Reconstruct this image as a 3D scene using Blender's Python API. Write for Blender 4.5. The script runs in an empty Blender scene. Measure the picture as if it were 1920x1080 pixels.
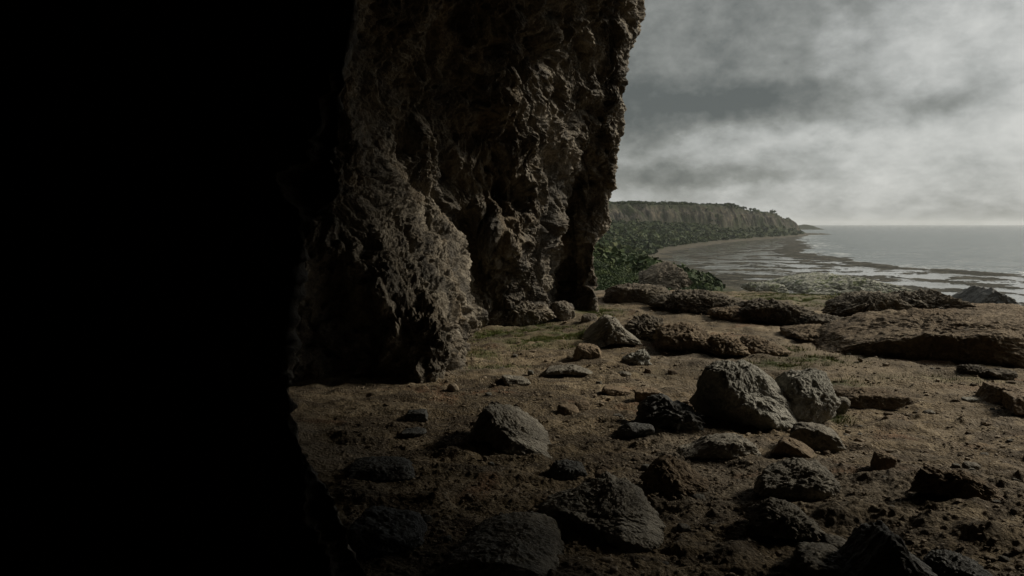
import bpy, bmesh, math, random
import numpy as np
from mathutils import Vector
S = bpy.context.scene
C = S.collection
R = math.radians
# ------------------------------------------------------------------ camera
F = 1493.3; PITCH = math.atan(120/F); CAMZ = 2.2
cd = bpy.data.cameras.new('camera'); cam = bpy.data.objects.new('camera', cd); C.objects.link(cam)
cd.lens = 28; cd.sensor_width = 36; cd.clip_start = 0.05; cd.clip_end = 80000
cam.location = (0, 0, CAMZ); cam.rotation_euler = (R(90)-PITCH, 0, 0)
S.camera = cam
# ------------------------------------------------------------------ light
SUN_AZ = R(69); SUN_EL = R(33)          # azimuth measured from +Y towards +X
sd = bpy.data.lights.new('sun', 'SUN'); sun = bpy.data.objects.new('sun', sd); C.objects.link(sun)
sd.energy = 3.9; sd.angle = R(14); sd.color = (1.0, 0.90, 0.74)
sdir = Vector((math.sin(SUN_AZ)*math.cos(SUN_EL), math.cos(SUN_AZ)*math.cos(SUN_EL), math.sin(SUN_EL)))
sun.rotation_euler = sdir.to_track_quat('Z', 'Y').to_euler(); sun.location = sdir*60
S.view_settings.view_transform = 'Standard'; S.view_settings.look = 'None'
S.view_settings.exposure = 0.0; S.view_settings.gamma = 1.0

class NT:
    """tiny node-graph helper"""
    def __init__(s, tree): s.t = tree; s.n = tree.nodes; s.l = tree.links
    def new(s, ty, **kw):
        n = s.n.new(ty)
        for k, v in kw.items(): setattr(n, k, v)
        return n
    def put(s, sock, v):
        if isinstance(v, bpy.types.NodeSocket): s.l.new(v, sock)
        else: sock.default_value = v
    def m(s, op, a, b=0.0, c=None, clamp=False):
        n = s.new('ShaderNodeMath', operation=op, use_clamp=clamp); s.put(n.inputs[0], a); s.put(n.inputs[1], b)
        if c is not None: s.put(n.inputs[2], c)
        return n.outputs[0]
    def vm(s, op, a, b=(0,0,0)):
        n = s.new('ShaderNodeVectorMath', operation=op); s.put(n.inputs[0], a)
        if op == 'SCALE': s.put(n.inputs['Scale'], b)
        else: s.put(n.inputs[1], b)
        return n.outputs[0]
    def noise(s, vec, scale, detail=6, rough=.55, dist=0.0, ty=None, lac=2.0):
        n = s.new('ShaderNodeTexNoise')
        if ty: n.noise_type = ty
        s.put(n.inputs['Vector'], vec); s.put(n.inputs['Scale'], scale); n.inputs['Detail'].default_value = detail
        n.inputs['Roughness'].default_value = rough; n.inputs['Distortion'].default_value = dist
        n.inputs['Lacunarity'].default_value = lac
        return n.outputs[0]
    def vor(s, vec, scale, feat='F1', rnd=1.0):
        n = s.new('ShaderNodeTexVoronoi', feature=feat); s.put(n.inputs['Vector'], vec); n.inputs['Scale'].default_value = scale
        n.inputs['Randomness'].default_value = rnd
        return n.outputs[0]
    def mix(s, f, a, b, mode='MIX'):
        n = s.new('ShaderNodeMix', data_type='RGBA', blend_type=mode)
        s.put(n.inputs[0], f); s.put(n.inputs[6], a if isinstance(a, bpy.types.NodeSocket) else (*a, 1)); s.put(n.inputs[7], b if isinstance(b, bpy.types.NodeSocket) else (*b, 1))
        return n.outputs[2]
    def ramp(s, f, stops, interp='LINEAR'):
        n = s.new('ShaderNodeValToRGB'); s.put(n.inputs[0], f); cr = n.color_ramp; cr.interpolation = interp
        while len(cr.elements) < len(stops): cr.elements.new(.5)
        for e, (p, c) in zip(cr.elements, stops):
            e.position = p; e.color = (c, c, c, 1) if isinstance(c, (int, float)) else (*c, 1)
        return n.outputs[0]
    def rng(s, f, a, b, c=0.0, d=1.0, smooth=True):
        n = s.new('ShaderNodeMapRange'); n.interpolation_type = 'SMOOTHSTEP' if smooth else 'LINEAR'
        s.put(n.inputs[0], f); s.put(n.inputs[1], a); s.put(n.inputs[2], b); s.put(n.inputs[3], c); s.put(n.inputs[4], d)
        return n.outputs[0]

# ------------------------------------------------------------------ world: broken overcast
W = bpy.data.worlds.new('World'); S.world = W; W.use_nodes = True
w = NT(W.node_tree); w.n.clear()
sky = w.new('ShaderNodeTexSky', sky_type='NISHITA'); sky.sun_disc = False; sky.sun_elevation = SUN_EL; sky.sun_rotation = SUN_AZ
tc = w.new('ShaderNodeTexCoord').outputs['Generated']
sx = w.new('ShaderNodeSeparateXYZ'); w.l.new(tc, sx.inputs[0]); X, Y, Z = sx.outputs
zc = w.m('MAXIMUM', Z, 0.0)
den = w.m('ADD', zc, 0.34)
cp = w.new('ShaderNodeCombineXYZ'); w.put(cp.inputs[0], w.m('MULTIPLY', X, 1.0)); w.put(cp.inputs[1], w.m('MULTIPLY', Y, 1.0)); w.put(cp.inputs[2], w.m('MULTIPLY', w.m('POWER', zc, .85), 1.35))
P = cp.outputs[0]
n_big = w.noise(w.vm('ADD', P, (3.1, 7.7, 0)), 5, 8, .5, 0)
n_mid = w.noise(w.vm('ADD', P, (11.0, 2.0, 5)), 13, 10, .6, .1)
n_fine = w.noise(w.vm('ADD', P, (1.0, 9.0, 2)), 34.0, 8, .6, .2)
az = w.m('MULTIPLY', w.m('ARCTAN2', X, Y), 57.2958); el = w.m('MULTIPLY', w.m('ARCSINE', Z), 57.2958)
wz = w.noise(w.vm('ADD', P, (21.0, 4.0, 1)), 7, 9, .58, .2); we = w.noise(w.vm('ADD', P, (5.0, 31.0, 8)), 8.0, 9, .58, .2)
azd = w.m('ADD', az, w.m('MULTIPLY', w.m('SUBTRACT', wz, .5), 8.5)); eld = w.m('ADD', el, w.m('MULTIPLY', w.m('SUBTRACT', we, .5), 5.5))
def blob(a0, e0, sa, se, k=1.0, pw=2.0):
    a = w.m('POWER', w.m('ABSOLUTE', w.m('DIVIDE', w.m('SUBTRACT', azd, a0), sa)), pw); e = w.m('POWER', w.m('ABSOLUTE', w.m('DIVIDE', w.m('SUBTRACT', eld, e0), se)), pw)
    return w.m('MULTIPLY', w.m('EXPONENT', w.m('MULTIPLY', w.m('ADD', a, e), -1.0)), k)
def px_az(px): return math.degrees(math.atan((px-960)/F))
def py_el(py): return math.degrees(math.atan((420-py)/F))
dark = blob(px_az(1290), py_el(40), 12.5, 6.6, .60, 4)
for b in ((px_az(1205), py_el(220), 6, 2.4, .62, 2), (px_az(1450), py_el(225), 5.6, 1.9, .50, 3), (px_az(1755), py_el(225), 3.2, 1.35, .46, 2), (px_az(1820), py_el(150), 2.2, 2.2, .16, 2),
          (px_az(1250), py_el(330), 6, .8, .38, 2), (px_az(1400), py_el(345), 6, .7, .22, 2), (px_az(1900), py_el(20), 1.6, 1.6, .22, 2), (px_az(1900), py_el(400), 12, .9, .26, 2), (px_az(1200), py_el(360), 8, 3.5, .30, 2), (px_az(1650), py_el(330), 12, 4, .07, 2),
          (-60, 25, 60, 30, .45, 4)):
    dark = w.m('ADD', dark, blob(*b))
field = w.m('ADD', dark, w.m('MULTIPLY', w.m('SUBTRACT', n_big, .5), .35))
field = w.m('ADD', field, w.m('MULTIPLY', w.m('SUBTRACT', n_mid, .5), .85))
field = w.m('ADD', field, w.m('MULTIPLY', w.m('SUBTRACT', n_fine, .5), .46))
tone = w.ramp(w.m('ADD', field, .09, clamp=True), [(0.0, (6.0, 6.05, 5.8)), (.17, (5.1, 5.18, 4.98)), (.36, (3.9, 4.0, 3.85)), (.60, (2.5, 2.6, 2.45)), (.82, (1.6, 1.7, 1.6)), (1.0, (1.05, 1.15, 1.10))])
col = w.mix(.97, sky.outputs[0], tone)
bg = w.new('ShaderNodeBackground'); w.put(bg.inputs[0], col); bg.inputs[1].default_value = 0.10
wo = w.new('ShaderNodeOutputWorld'); w.l.new(bg.outputs[0], wo.inputs[0])

# ------------------------------------------------------------------ numpy noise
rs = np.random.RandomState(7)
PERM = rs.permutation(256).astype(np.int32)
GR = rs.normal(size=(256, 3)).astype(np.float32); GR /= np.linalg.norm(GR, axis=1)[:, None]
RND = rs.rand(256, 3).astype(np.float32)
def perlin(p):
    p = np.asarray(p, np.float32); i = np.floor(p); f = p-i; i = i.astype(np.int32)
    u = f*f*f*(f*(f*6-15)+10); out = 0
    for dx in (0, 1):
        hx = PERM[(i[:, 0]+dx) & 255]; wx = u[:, 0] if dx else 1-u[:, 0]
        for dy in (0, 1):
            hy = PERM[(hx+i[:, 1]+dy) & 255]; wy = u[:, 1] if dy else 1-u[:, 1]
            for dz in (0, 1):
                g = GR[PERM[(hy+i[:, 2]+dz) & 255]]; wz_ = u[:, 2] if dz else 1-u[:, 2]
                out = out+wx*wy*wz_*(g[:, 0]*(f[:, 0]-dx)+g[:, 1]*(f[:, 1]-dy)+g[:, 2]*(f[:, 2]-dz))
    return out*1.6
def fbm(p, o=4, g=.5, lac=2.03):
    a = 1.0; t = 0; s = 0
    for k in range(o): t = t+a*perlin(p*lac**k+k*17.3); s += a; a *= g
    return t/s
def ridged(p, o=4, g=.5, lac=2.07):
    a = 1.0; t = 0; s = 0
    for k in range(o): t = t+a*(1-np.abs(perlin(p*lac**k+k*11.7))*1.6); s += a; a *= g
    return t/s
def billow(p, o=3, g=.5, lac=2.1):
    a = 1.0; t = 0; s = 0
    for k in range(o): t = t+a*np.minimum(1, np.abs(perlin(p*lac**k+k*5.1))*2.2); s += a; a *= g
    return t/s
def worley2(p, seed=0):
    i = np.floor(p).astype(np.int32); f = (p-i).astype(np.float32); best = np.full(len(p), 9., np.float32); rnd = np.zeros(len(p), np.float32)
    for dx in (-1, 0, 1):
        for dy in (-1, 0, 1):
            h = PERM[(PERM[(i[:, 0]+dx+seed) & 255]+i[:, 1]+dy) & 255]; r = RND[h]
            d = (dx+r[:, 0]-f[:, 0])**2+(dy+r[:, 1]-f[:, 1])**2
            m = d < best; best = np.where(m, d, best); rnd = np.where(m, r[:, 2], rnd)
    return np.sqrt(best), rnd
def worley3(p):
    i = np.floor(p).astype(np.int32); f = (p-i).astype(np.float32); best = np.full(len(p), 9., np.float32)
    for dx in (-1, 0, 1):
        for dy in (-1, 0, 1):
            hh = PERM[(PERM[(i[:, 0]+dx) & 255]+i[:, 1]+dy) & 255]
            for dz in (-1, 0, 1):
                r = RND[PERM[(hh+i[:, 2]+dz) & 255]]
                best = np.minimum(best, (dx+r[:, 0]-f[:, 0])**2+(dy+r[:, 1]-f[:, 1])**2+(dz+r[:, 2]-f[:, 2])**2)
    return np.sqrt(best)
def sstep(a, b, x): t = np.clip((x-a)/(b-a), 0, 1); return t*t*(3-2*t)
def v3(x, y, z=0.0): return np.stack([np.asarray(x, np.float32), np.asarray(y, np.float32), np.full(np.shape(x), z, np.float32) if np.isscalar(z) else np.asarray(z, np.float32)], 1)

# ------------------------------------------------------------------ mesh helpers
def mesh_obj(name, v, f, mat, smooth=True, parent=None, attrs=None):
    me = bpy.data.meshes.new(name); v = np.asarray(v, np.float32); f = np.asarray(f, np.int32); k = f.shape[1]
    me.vertices.add(len(v)); me.vertices.foreach_set('co', v.ravel())
    me.loops.add(f.size); me.loops.foreach_set('vertex_index', f.ravel())
    me.polygons.add(len(f)); me.polygons.foreach_set('loop_start', np.arange(len(f), dtype=np.int32)*k); me.polygons.foreach_set('loop_total', np.full(len(f), k, np.int32))
    if attrs:
        for an, av in attrs.items():
            a = me.attributes.new(an, 'FLOAT', 'POINT'); a.data.foreach_set('value', np.asarray(av, np.float32))
    me.update(calc_edges=True)
    me.polygons.foreach_set('use_smooth', np.full(len(f), smooth, bool))
    me.materials.append(mat)
    o = bpy.data.objects.new(name, me); C.objects.link(o)
    if parent: o.parent = parent
    return o
def tag(o, label=None, cat=None, group=None, kind=None):
    if label: o['label'] = label
    if cat: o['category'] = cat
    if group: o['group'] = group
    if kind: o['kind'] = kind
    return o
def gridfaces(nr, nc, flip=False):
    i = np.arange(nr*nc).reshape(nr, nc); q = [i[:-1, :-1], i[:-1, 1:], i[1:, 1:], i[1:, :-1]]
    if flip: q = q[::-1]
    return np.stack(q, -1).reshape(-1, 4)
def gridnormals(P3):
    du = np.gradient(P3, axis=1); dv = np.gradient(P3, axis=0); n = np.cross(du, dv); return n/np.maximum(np.linalg.norm(n, axis=2, keepdims=True), 1e-9)

# ------------------------------------------------------------------ materials
def new_mat(name):
    m = bpy.data.materials.new(name); m.use_nodes = True; t = NT(m.node_tree); b = t.n['Principled BSDF']
    return m, t, b
def rock_mat(name, dark, mid, light, bump=.03, spec=.25, rough=.86, moss=None, scale=1.0, warm=None):
    m, t, b = new_mat(name); co = t.new('ShaderNodeTexCoord').outputs['Object']
    a = t.noise(co, 1.3*scale, 8, .62, .4); c = t.noise(co, 9*scale, 8, .68, .3); g = t.noise(co, 55*scale, 4, .7)
    f = t.m('ADD', t.m('MULTIPLY', a, .45), t.m('ADD', t.m('MULTIPLY', c, .38), t.m('MULTIPLY', g, .17)))
    col = t.ramp(f, [(.36, dark), (.5, mid), (.64, light)])
    if warm:
        wn = t.noise(t.vm('ADD', co, (9, 3, 5)), .8*scale, 6, .6, .5); col = t.mix(t.rng(wn, .5, .66, 0, .8), col, t.mix(c, tuple(q*.55 for q in warm), warm))
    if moss:
        geo = t.new('ShaderNodeNewGeometry'); s = t.new('ShaderNodeSeparateXYZ'); t.l.new(geo.outputs['Normal'], s.inputs[0])
        mn = t.noise(co, 3.1*scale, 7, .65); k = t.m('MULTIPLY', t.rng(s.outputs[2], .2, .9), t.rng(mn, .5, .6)); col = t.mix(t.m('MULTIPLY', k, .8), col, moss)
    if name == 'cliff_rock':
        sv_ = t.noise(t.vm('MULTIPLY', co, (1.6, 1.6, .28)), 1.0, 7, .65, .3); col = t.mix(t.rng(sv_, .38, .52, .75, 0), col, (.03, .026, .02)); col = t.mix(t.rng(sv_, .58, .72, 0, .55), col, (.38, .35, .29))
    t.put(b.inputs['Base Color'], col)
    rn = t.m('MULTIPLY', c, .2); t.put(b.inputs['Roughness'], t.m('ADD', rn, rough-.1)); b.inputs['Specular IOR Level'].default_value = spec
    h1 = t.noise(co, 14*scale, 10, .7, .6); h2 = t.vor(t.vm('ADD', co, t.vm('SCALE', t.new('ShaderNodeVectorMath').outputs[0], 0)), 22*scale); h3 = t.noise(co, 4*scale, 9, .65, 1.2, 'RIDGED_MULTIFRACTAL')
    bump *= 1.7
    h = t.m('ADD', t.m('MULTIPLY', h1, 1.0), t.m('ADD', t.m('MULTIPLY', h2, .35), t.m('MULTIPLY', h3, .22)))
    bp = t.new('ShaderNodeBump'); bp.inputs['Strength'].default_value = 1.0; bp.inputs['Distance'].default_value = bump; t.put(bp.inputs['Height'], h); t.l.new(bp.outputs[0], b.inputs['Normal'])
    return m
M_cliff = rock_mat('cliff_rock', (.038, .032, .023), (.125, .105, .076), (.36, .32, .25), .04, .35, .75, warm=(.19, .14, .08))
M_grey = rock_mat('grey_limestone', (.095, .092, .08), (.245, .24, .21), (.43, .42, .38), .022, scale=1.6)
M_dark = rock_mat('dark_basalt', (.022, .023, .022), (.065, .066, .061), (.17, .17, .155), .02, .4, .7, scale=1.6)
M_slate = rock_mat('weathered_grey_rock', (.05, .045, .036), (.168, .154, .125), (.36, .33, .265), .022, .3, .8, scale=1.6)
M_furrow = rock_mat('furrowed_grey_rock', (.07, .065, .053), (.23, .212, .175), (.45, .42, .35), .024, .3, .8, scale=1.6)
M_brown = rock_mat('brown_rock', (.052, .038, .025), (.18, .135, .088), (.33, .26, .175), .02, .25, .85, scale=1.6)
M_slab = rock_mat('earthy_slab_rock', (.045, .036, .025), (.15, .114, .076), (.28, .225, .155), .03, .2, .88, scale=1.2, warm=(.16, .115, .07))
M_ledge = rock_mat('dark_ledge_rock', (.028, .023, .017), (.085, .07, .05), (.20, .17, .125), .03, .25, .85)
M_pale = rock_mat('pale_lichen_rock', (.07, .07, .055), (.21, .21, .175), (.42, .42, .37), .04, .2, .9, moss=(.07, .09, .025), scale=.8)

def ground_mat():
    m, t, b = new_mat('gravelly_soil'); co = t.new('ShaderNodeTexCoord').outputs['Object']
    a = t.noise(co, .55, 8, .6, .6); c = t.noise(co, 5, 8, .7, .3); g = t.noise(co, 40, 5, .75)
    col = t.ramp(t.m('ADD', t.m('MULTIPLY', a, .5), t.m('ADD', t.m('MULTIPLY', c, .3), t.m('MULTIPLY', g, .2))), [(.37, (.04, .031, .019)), (.5, (.155, .119, .073)), (.61, (.32, .26, .175))])
    dk = t.noise(t.vm('MULTIPLY', t.vm('ADD', co, (7, 1, 1)), (.8, 1.7, 1)), 1.4, 8, .68, .8); col = t.mix(t.rng(dk, .49, .57, 0, .75), col, (.05, .037, .024))
    st = t.noise(t.vm('ADD', co, (4, 8, 1)), .35, 6, .6, .5); col = t.mix(t.rng(st, .5, .64, 0, .65), col, t.mix(c, (.085, .07, .052), (.20, .175, .14)))   # greyer gravel patches
    rd = t.noise(t.vm('ADD', co, (14, 3, 1)), .8, 6, .6, .5); col = t.mix(t.rng(rd, .58, .68, 0, .5), col, (.17, .085, .045))
    v = t.new('ShaderNodeTexVoronoi'); t.put(v.inputs['Vector'], co); v.inputs['Scale'].default_value = 34
    gs = t.new('ShaderNodeSeparateColor'); t.l.new(v.outputs['Color'], gs.inputs[0])
    pm = t.m('MULTIPLY', t.m('LESS_THAN', v.outputs['Distance'], .36), t.m('GREATER_THAN', gs.outputs[0], .72))
    col = t.mix(t.m('MULTIPLY', pm, .7), col, t.mix(gs.outputs[1], (.10, .085, .065), (.42, .37, .29)))
    ap = t.new('ShaderNodeAttribute'); ap.attribute_name = 'path'; col = t.mix(t.m('MULTIPLY', ap.outputs['Fac'], .7), col, t.mix(g, (.17, .135, .09), (.29, .235, .165)))
    at = t.new('ShaderNodeAttribute'); at.attribute_name = 'grass'; gm = t.m('MULTIPLY', at.outputs['Fac'], t.rng(c, .40, .56)); col = t.mix(gm, col, t.mix(g, (.02, .032, .008), (.08, .105, .028)))
    ar = t.new('ShaderNodeAttribute'); ar.attribute_name = 'rock'; col = t.mix(ar.outputs['Fac'], col, t.mix(c, (.03, .024, .017), (.20, .165, .12)))
    t.put(b.inputs['Base Color'], col); b.inputs['Roughness'].default_value = .9; b.inputs['Specular IOR Level'].default_value = .2
    h1 = t.noise(co, 22, 9, .72, .3); h2 = t.vor(co, 34); h3 = t.vor(co, 75)
    h = t.m('ADD', h1, t.m('ADD', t.m('MULTIPLY', h2, -.55), t.m('MULTIPLY', h3, -.25)))
    bp = t.new('ShaderNodeBump'); bp.inputs['Distance'].default_value = .03; t.put(bp.inputs['Height'], h); t.l.new(bp.outputs[0], b.inputs['Normal'])
    return m
M_ground = ground_mat()
def hills_mat():
    m, t, b = new_mat('coast_land'); co = t.new('ShaderNodeTexCoord').outputs['Object']
    a = t.noise(co, .03, 8, .65, .5); c = t.noise(co, .25, 8, .7, .4)
    geo = t.new('ShaderNodeNewGeometry'); s = t.new('ShaderNodeSeparateXYZ'); t.l.new(geo.outputs['Normal'], s.inputs[0])
    green = t.mix(c, (.016, .024, .010), (.05, .06, .028)); rock = t.ramp(t.noise(t.vm('MULTIPLY', co, (1, 1, .6)), .16, 9, .75, .6), [(.36, (.018, .018, .014)), (.5, (.045, .042, .034)), (.62, (.13, .11, .08))])
    att = t.new('ShaderNodeAttribute'); att.attribute_name = 'rock'; k = t.m('MULTIPLY', att.outputs['Fac'], t.rng(t.m('ADD', a, t.m('MULTIPLY', c, .8)), .74, .95))
    col = t.mix(k, green, rock)
    ab = t.new('ShaderNodeAttribute'); ab.attribute_name = 'beach'; col = t.mix(t.m('MULTIPLY', ab.outputs['Fac'], t.rng(c, .3, .5, .4, 1)), col, t.mix(c, (.035, .033, .024), (.12, .105, .08)))
    t.put(b.inputs['Base Color'], col); b.inputs['Roughness'].default_value = .95; b.inputs['Specular IOR Level'].default_value = .1
    bp = t.new('ShaderNodeBump'); bp.inputs['Distance'].default_value = 2.0; t.put(bp.inputs['Height'], c); t.l.new(bp.outputs[0], b.inputs['Normal'])
    return m
M_hills = hills_mat()
def leaf_mat(name, c1, c2, c3, sc):
    m, t, b = new_mat(name); co = t.new('ShaderNodeTexCoord').outputs['Object']; n = t.noise(co, sc, 5, .7)
    t.put(b.inputs['Base Color'], t.ramp(n, [(.32, c1), (.5, c2), (.68, c3)])); b.inputs['Roughness'].default_value = .7; b.inputs['Specular IOR Level'].default_value = .2
    return m
def scrub_mat():
    m, t, b = new_mat('scrub_foliage'); co = t.new('ShaderNodeTexCoord').outputs['Object']; a = t.new('ShaderNodeAttribute'); a.attribute_name = 'tint'; n = t.m('ADD', t.m('MULTIPLY', t.noise(co, .02, 6, .65), .8), t.m('MULTIPLY', a.outputs['Fac'], .4))
    t.put(b.inputs['Base Color'], t.ramp(n, [(.35, (.010, .020, .006)), (.6, (.026, .042, .012)), (.75, (.055, .072, .022)), (.9, (.10, .10, .045))])); b.inputs['Roughness'].default_value = .75; b.inputs['Specular IOR Level'].default_value = .15
    return m
M_leaf = scrub_mat()
M_grass = leaf_mat('grass_blades', (.04, .06, .012), (.10, .125, .028), (.19, .19, .065), 3.0)
def sea_mat():
    m, t, b = new_mat('sea_water'); co = t.new('ShaderNodeTexCoord').outputs['Object']
    ac = t.new('ShaderNodeAttribute'); ac.attribute_name = 'shallow'
    a = t.noise(co, .02, 6, .6); base = t.mix(ac.outputs['Fac'], t.mix(a, (.08, .10, .10), (.12, .14, .14)), (.10, .10, .085))
    fo = t.new('ShaderNodeAttribute'); fo.attribute_name = 'foam'; sc = t.vm('MULTIPLY', co, (1, 1.6, 1)); fn = t.noise(sc, .10, 8, .7, .8); fn2 = t.noise(sc, .6, 5, .7)
    k = t.m('MULTIPLY', fo.outputs['Fac'], t.rng(t.m('ADD', fn, t.m('MULTIPLY', fn2, .35)), .70, .82)); 
    t.put(b.inputs['Base Color'], t.mix(k, base, (.75, .76, .75)))
    t.put(b.inputs['Roughness'], t.m('ADD', t.m('MULTIPLY', k, .5), t.mix(ac.outputs['Fac'], (.26, .26, .26), (.07, .07, .07)))); b.inputs['IOR'].default_value = 1.33
    h1 = t.m('ADD', t.noise(t.vm('MULTIPLY', co, (.7, 1.5, 1)), .12, 8, .62, .5), t.m('MULTIPLY', t.noise(t.vm('MULTIPLY', co, (.5, 1.3, 1)), .02, 5, .6, .5), 5.0)); h2 = t.noise(co, 1.1, 5, .6)
    h = t.m('ADD', t.m('MULTIPLY', h1, 2.2), t.m('MULTIPLY', h2, .18))
    bp = t.new('ShaderNodeBump'); t.put(bp.inputs['Distance'], t.m('SUBTRACT', 1.0, t.m('MULTIPLY', ac.outputs['Fac'], .95))); t.put(bp.inputs['Height'], h); t.l.new(bp.outputs[0], b.inputs['Normal'])
    return m
M_sea = sea_mat()
def reef_mat():
    m, t, b = new_mat('wet_reef_rock'); co = t.new('ShaderNodeTexCoord').outputs['Object']; c = t.noise(co, .12, 8, .7, .5); g = t.noise(co, 1.5, 6, .7)
    t.put(b.inputs['Base Color'], t.ramp(t.m('ADD', t.m('MULTIPLY', c, .6), t.m('MULTIPLY', g, .4)), [(.40, (.012, .013, .010)), (.5, (.030, .029, .022)), (.60, (.085, .078, .06))])); b.inputs['Roughness'].default_value = .9; b.inputs['Specular IOR Level'].default_value = .08
    bp = t.new('ShaderNodeBump'); bp.inputs['Distance'].default_value = .3; t.put(bp.inputs['Height'], g); t.l.new(bp.outputs[0], b.inputs['Normal'])
    return m
M_reef = reef_mat()

# ------------------------------------------------------------------ land shape
SEA = -18.0
SHY = np.array([-400, 0, 60, 150, 300, 430, 560, 670, 862, 1077, 1311, 1600, 1720, 1900, 2400, 6000.])
SHX = np.array([60, 62, 72, 80, 66, 84, 108, 150, 228, 345, 480, 600, 560, 520, 100, -2000.])
CLY = np.array([-500, 300, 500, 760, 880, 1085, 1250, 1430, 1610, 1750, 2000, 6000.])
CLX = np.array([-700, -420, -250, -60, 75, 300, 372, 478, 572, 600, 300, -2000.])
CLT = np.array([22, 24, 24, 24.0, 24.5, 27.5, 25.5, 19, 7, 3, 2, 0.])
def polydist(x, y, px_, py_):
    best = np.full(x.shape, 1e9)
    for i in range(len(px_)-1):
        ax, ay = px_[i], py_[i]; bx, by = px_[i+1]-ax, py_[i+1]-ay; t = np.clip(((x-ax)*bx+(y-ay)*by)/(bx*bx+by*by), 0, 1)
        best = np.minimum(best, (x-ax-t*bx)**2+(y-ay-t*by)**2)
    return np.sqrt(best)*np.sign(np.interp(y, py_, px_)-x)
def land(x, y):
    """height plus masks of the coast, far part"""
    x = np.asarray(x, float); y = np.asarray(y, float); r = np.hypot(x, y)
    jx = x+fbm(v3(x*.02, y*.02), 4)*14*sstep(60, 300, r); jy = y+fbm(v3(x*.02, y*.02, 5), 4)*14*sstep(60, 300, r)
    d = polydist(jx, jy, SHX, SHY); c = polydist(jx+fbm(v3(x*.06, y*.06, 9), 4)*9, jy, CLX, CLY)
    z = SEA-3+3.1*sstep(-30, 3, d)+1.2*sstep(0, 12, d)+14.6*sstep(6, 85, d)
    z = z+fbm(v3(x*.035, y*.035, 2), 4)*2.6*sstep(10, 60, d)*sstep(50, 120, r)
    top = np.interp(y, CLY, CLT)+fbm(v3(x*.03, y*.03, 4), 5, .6)*3.2
    e = c+fbm(v3(x*.03, y*.03, 7), 5, .6)*20
    cm = .62*sstep(-9, 2, e)+.38*sstep(3, 12, e); z = z*(1-cm)+np.maximum(z, top)*cm
    z = z+(5*sstep(-50, -3, e)+fbm(v3(x*.05, y*.05, 17), 3)*3*sstep(-60, -20, e))*(1-cm)*sstep(5, 30, d)*sstep(300, 600, y)
    rock = np.exp(-((e-1)/9)**2)
    # far low headland and islet
    hp = np.interp(x, [960, 985, 1005, 1030, 1048, 1062, 1085, 1110, 1140, 1180, 1190], [10, 16, 16, 8, -11, 2, 12, 16, 5, -12, -30])
    hz = hp+fbm(v3(x*.05, y*.05, 3), 4)*3; m2 = sstep(90, 30, np.abs(y-3000))*(x > 700); z = np.where(m2 > 0, np.maximum(z, (SEA-3)*(1-m2)+hz*m2), z)
    # low black skerry off the point
    xx = (x-420)/210; sk = sstep(60, 15, np.abs(y-(1450+xx*120)))*sstep(-.2, .1, xx)*sstep(1.12, .8, xx); z = np.maximum(z, SEA-2+sk*(7.5*(1-np.clip(xx, 0, 1)*.7)+fbm(v3(x*.06, y*.06, 6), 4)*5))
    beach = sstep(26, 6, d)*(y < 2400)
    return z, d, rock, beach
def plateau(x, y):
    """gentle floor of the cave mouth, without fine grain"""
    x = np.asarray(x, float); y = np.asarray(y, float)
    z = fbm(v3(x*.22, y*.22), 3)*.10
    z = z+.28*np.exp(-(((x-3.6)/1.6)**2+((y-5.4)/1.5)**2))           # low rocky swell, bottom right
    z = z+.10*np.exp(-(((x-2.2)/1.6)**2+((y-15.5)/2.0)**2))
    return z
def base_h(x, y):
    x = np.asarray(x, float); y = np.asarray(y, float)
    edge = 25.5-3.5*sstep(.45, .62, x/np.maximum(y, 1))
    k = sstep(edge, edge+24, np.hypot(x, y)); zl, d, rk, be = land(x, y)
    side = sstep(30, 60, -y)+sstep(12, 40, x)*0
    return plateau(x, y)*(1-k)+zl*k, k, d, rk, be
def ray(px, py):
    cx = (px-960)/F; cy = (540-py)/F; cp_, sp = math.cos(PITCH), math.sin(PITCH)
    return np.array([cx, cp_+cy*sp, -sp+cy*cp_])
def hit(px, py):
    """point of the cave-mouth floor seen at a photo pixel"""
    d = ray(px, py); g = 0.0
    for _ in range(12):
        t = (g-CAMZ)/d[2]; g = float(base_h([d[0]*t], [d[1]*t])[0][0])
    return np.array([d[0]*t, d[1]*t, g])

# ground sheet: polar, finest where it is near and in front
azd_ = np.concatenate([np.linspace(-180, -46, 30, endpoint=False), np.linspace(-46, -13, 150, endpoint=False), np.linspace(-13, 37, 1000, endpoint=False), np.linspace(37, 180, 40)])
inv = np.linspace(1/2.6, 1/34., 900); rn_ = np.concatenate([np.linspace(.3, 2.6, 20, endpoint=False), 1/inv, np.geomspace(34, 62, 40)[1:]])
AZ, RR = np.meshgrid(np.radians(azd_), rn_); gx = (RR*np.sin(AZ)).ravel(); gy = (RR*np.cos(AZ)).ravel()
gz, gk, gd, grk, gbe = base_h(gx, gy)
rockm = .9*np.exp(-(((gx-3.7)/1.5)**2+((gy-5.3)/1.4)**2)); rockm = np.clip(rockm*sstep(-.25, .15, fbm(v3(gx*.9, gy*.9, 3), 4)), 0, 1)
amp = sstep(62, 45, np.hypot(gx, gy))
w1, r1 = worley2(np.stack([gx*5.5, gy*5.5], 1)+fbm(v3(gx*3, gy*3, 2), 2)[:, None]*.6); w2, r2 = worley2(np.stack([gx*14, gy*14], 1), 9)
n1 = fbm(v3(gx*1.1, gy*1.1, 1), 4); gr0 = np.hypot(gx, gy); nearf = sstep(15, 6, gr0); n2 = fbm(v3(gx*4, gy*4, 6), 2, .6)*1.1+fbm(v3(gx*15, gy*15, 16), 3, .6)*.55*nearf; n3 = ridged(v3(gx*2.2, gy*2.2, 8), 3, .5)
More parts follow.
